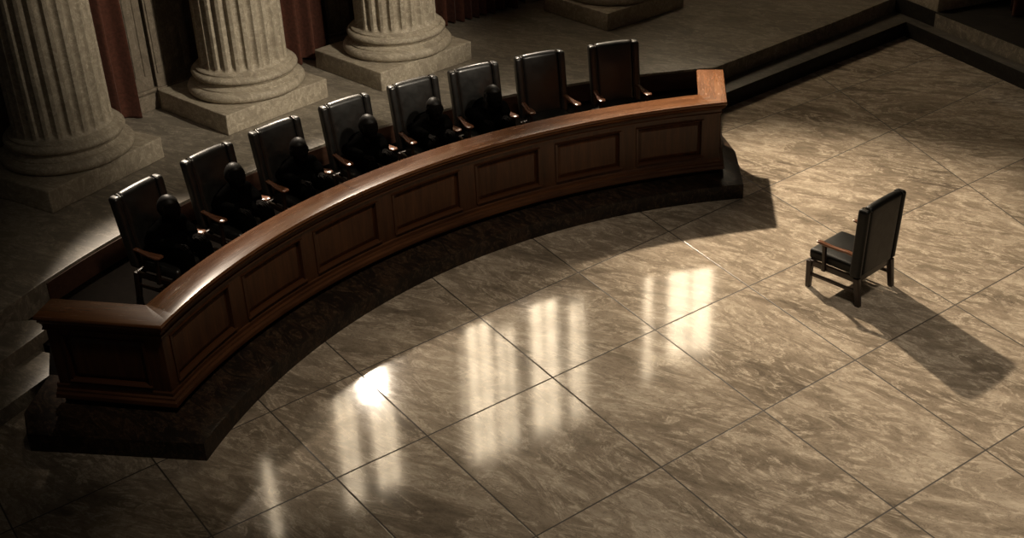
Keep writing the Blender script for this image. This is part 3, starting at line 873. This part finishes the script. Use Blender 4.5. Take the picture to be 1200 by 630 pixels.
def curtain(a, b, label, amp=.09, pitch=.21, z0=DAIS+.02, z1=5.1, seed=1):
    rnd = random.Random(seed); a = Vector(a); b = Vector(b); d = b-a; L = d.length; d.normalize(); n = Vector((-d.y, d.x))
    N = int(L/.02); zs = [z0, z0+.03, z0+.4, z0+1.2, z0+2.2, z1-.4, z1]; v = []; f = []; ph = []
    acc = 0
    for i in range(N+1): ph.append(acc); acc += 2*math.pi*(.02/pitch)*(1+.35*math.sin(i*.05+seed)+.2*rnd.uniform(-1, 1))
    for z in zs:
        k = 1 if z < z1-.5 else .6; flare = 1+.25*max(0, 1-(z-z0)/1.5)
        for i in range(N+1):
            s = L*i/N
            o = amp*k*flare*(math.sin(ph[i])+.28*math.sin(2*ph[i]+1))+.012*math.sin(z*1.7+i*.1)
            p = a+d*s+n*o; v.append((p.x, p.y, z+(.012*math.sin(ph[i]*.5) if z == z0 else 0)))
    for j in range(len(zs)-1):
        for i in range(N): f.append((j*(N+1)+i, j*(N+1)+i+1, (j+1)*(N+1)+i+1, (j+1)*(N+1)+i))
    t = thing('curtain', label, 'curtain', (a.x, a.y, z0), 0, 'dark red curtains between the columns')
    v = [(x-a.x, y-a.y, z-z0) for x, y, z in v]
    o = link_mesh('drape', v, f, M['curtain'], t, angle=80)
    sd = o.modifiers.new('solid', 'SOLIDIFY'); sd.thickness = .012
    vv, ff = tube([(-d.x*.15, -d.y*.15, z1-z0+.02), (d.x*(L+.15), d.y*(L+.15), z1-z0+.02)], .028, 12)
    link_mesh('curtain_rod', vv, ff, M['brass'], t)
    return t
def wl(i, s, off):
    a = Vector(wall_line[i]); b = Vector(wall_line[i+1]); d = (b-a).normalized(); n = Vector((-d.y, d.x)); p = a+d*s-n*off; return (p.x, p.y)
L1 = math.dist(wall_line[1], wall_line[2]); L2 = math.dist(wall_line[2], wall_line[3]); L3 = math.dist(wall_line[3], wall_line[4])
curtain(wl(1, 1.5, .24), wl(1, L1-.22, .24), 'dark red pleated curtain between the far left column and the next', seed=1)
curtain(wl(2, 1.3, .22), wl(2, L2-.12, .22), 'dark red pleated curtain between the second and third columns', seed=2)
curtain(wl(3, .75, .24), wl(3, L3-.1, .24), 'dark red pleated curtain right of the third column, its hem in full view', seed=3)
cR = Vector((6.92, 20.55)) + nr_*1.25
curtain(tuple(cR + u*1.0), tuple(cR + u*5.5), 'almost black red curtain behind the dark steps at the top right edge', seed=4)

def pilaster(i, s, w, label, dep=.16, H=5.2):
    a = Vector(wall_line[i]); b = Vector(wall_line[i+1]); d = (b-a).normalized(); n = Vector((-d.y, d.x)); p = a+d*s-n*dep*.5
    t = thing('wall_pilaster', label, 'pilaster', (p.x, p.y, DAIS), math.atan2(d.y, d.x), 'stone pilasters on the wall')
    m = MB(); m.rbox(0, -.03, .12, w+.10, dep+.10, .24, .012); m.rbox(0, -.015, .27, w+.05, dep+.05, .05, .015); m.build('pilaster_base', M['wallstone'], t)
    m = MB(); m.rbox(0, 0, .29+H/2-.3, w, dep, H-.6, .008)
    k = max(2, int(w/.14))
    for j in range(k):
        x = -w/2+w*(j+.5)/k; m.rbox(x, -dep/2, .5+(H-1.2)/2, w/k*.62, .035, H-1.2, .012)
    m.build('pilaster_shaft', M['wallstone'], t)
    return t
pilaster(1, L1-.02, .02+.30, 'narrow stone pilaster at the edge of the left curtain', .14)
pilaster(2, .50, .62, 'ribbed stone pilaster between the left curtain and the second column')
pilaster(3, .28, .42, 'stone pilaster standing just left of the third column')
pilaster(4, .35, .5, 'dark stone pilaster behind the column with only its plinth in view')

# ------------------------------------------------------------------ camera
f_px = 1463.77; pitch = .50694971; roll = -.04664395
cp, sp = math.cos(pitch), math.sin(pitch)
fw = Vector((0, cp, -sp)); up0 = Vector((0, sp, cp)); rt0 = Vector((1, 0, 0))
rt = rt0*math.cos(roll)+up0*math.sin(roll); up = -rt0*math.sin(roll)+up0*math.cos(roll)
cam = bpy.data.cameras.new('camera'); cam.sensor_width = 36; cam.sensor_fit = 'HORIZONTAL'; cam.lens = 36*f_px/1200
co = bpy.data.objects.new('camera', cam); COL.objects.link(co)
mt = Matrix.Identity(4)
for i in range(3): mt[i][0] = rt[i]; mt[i][1] = up[i]; mt[i][2] = -fw[i]; mt[i][3] = (0, 0, 7.2)[i]
co.matrix_world = mt; scn.camera = co

# ------------------------------------------------------------------ light
def look(o, tgt):
    d = Vector(tgt)-o.location; o.rotation_euler = d.to_track_quat('-Z', 'Y').to_euler()
def spot(name, loc, tgt, W, col, size, blend, rad):
    l = bpy.data.lights.new(name, 'SPOT'); l.energy = W; l.color = col; l.spot_size = R(size); l.spot_blend = blend; l.shadow_soft_size = rad
    o = bpy.data.objects.new(name, l); COL.objects.link(o); o.location = loc; look(o, tgt); return o
def area(name, loc, tgt, W, col, sx, sy):
    l = bpy.data.lights.new(name, 'AREA'); l.shape = 'RECTANGLE'; l.size = sx; l.size_y = sy; l.energy = W; l.color = col
    o = bpy.data.objects.new(name, l); COL.objects.link(o); o.location = loc; look(o, tgt); return o
KEY = (.5, 21.0, 7.2)
spot('key_spot', KEY, (4.4, 12.6, 0), 10000, (1.0, .82, .60), 42, 1.0, .13)
spot('bench_rim_fill', (-5.0, 16.7, 5.2), (-3.75, 13.2, 1.3), 3000, (1.0, .84, .66), 34, 1.0, .12)  # added unseen lamps that put a bright rim on the chair tops
spot('bench_rim_fill', (-2.6, 18.5, 5.2), (-1.9, 14.9, 1.3), 3000, (1.0, .84, .66), 36, 1.0, .12)
spot('bench_rim_fill', (.2, 19.9, 5.2), (.6, 16.5, 1.3), 1100, (1.0, .86, .70), 34, 1.0, .12)
spot('side_spot', (-6.2, 17.6, 9.6), (5.4, 12.8, 0), 4300, (1.0, .84, .64), 34, .8, .13)
spot('column_spot', (5.6, 9.6, 8.3), (-3.6, 18.4, 3.0), 4900, (1.0, .88, .70), 40, .7, .3)
spot('front_fill', (.3, 6.8, 11.5), (-1.2, 12.5, .8), 1650, (1.0, .84, .64), 44, 1.0, .4)  # added unseen fill to brighten the shaded bench front
spot('overhead_fill', (3.0, 8.0, 10.8), (3.3, 8.8, 0), 1800, (1.0, .86, .68), 56, 1.0, .6)  # added unseen fill to lift the floor nearest the camera
w = bpy.data.worlds.new('world'); scn.world = w; w.use_nodes = True
w.node_tree.nodes['Background'].inputs[0].default_value = (.9, .8, .65, 1); w.node_tree.nodes['Background'].inputs[1].default_value = .016

scn.view_settings.view_transform = 'Standard'; scn.view_settings.look = 'None'
scn.view_settings.gamma = 1; scn.view_settings.exposure = 0; scn.view_settings.use_curve_mapping = False
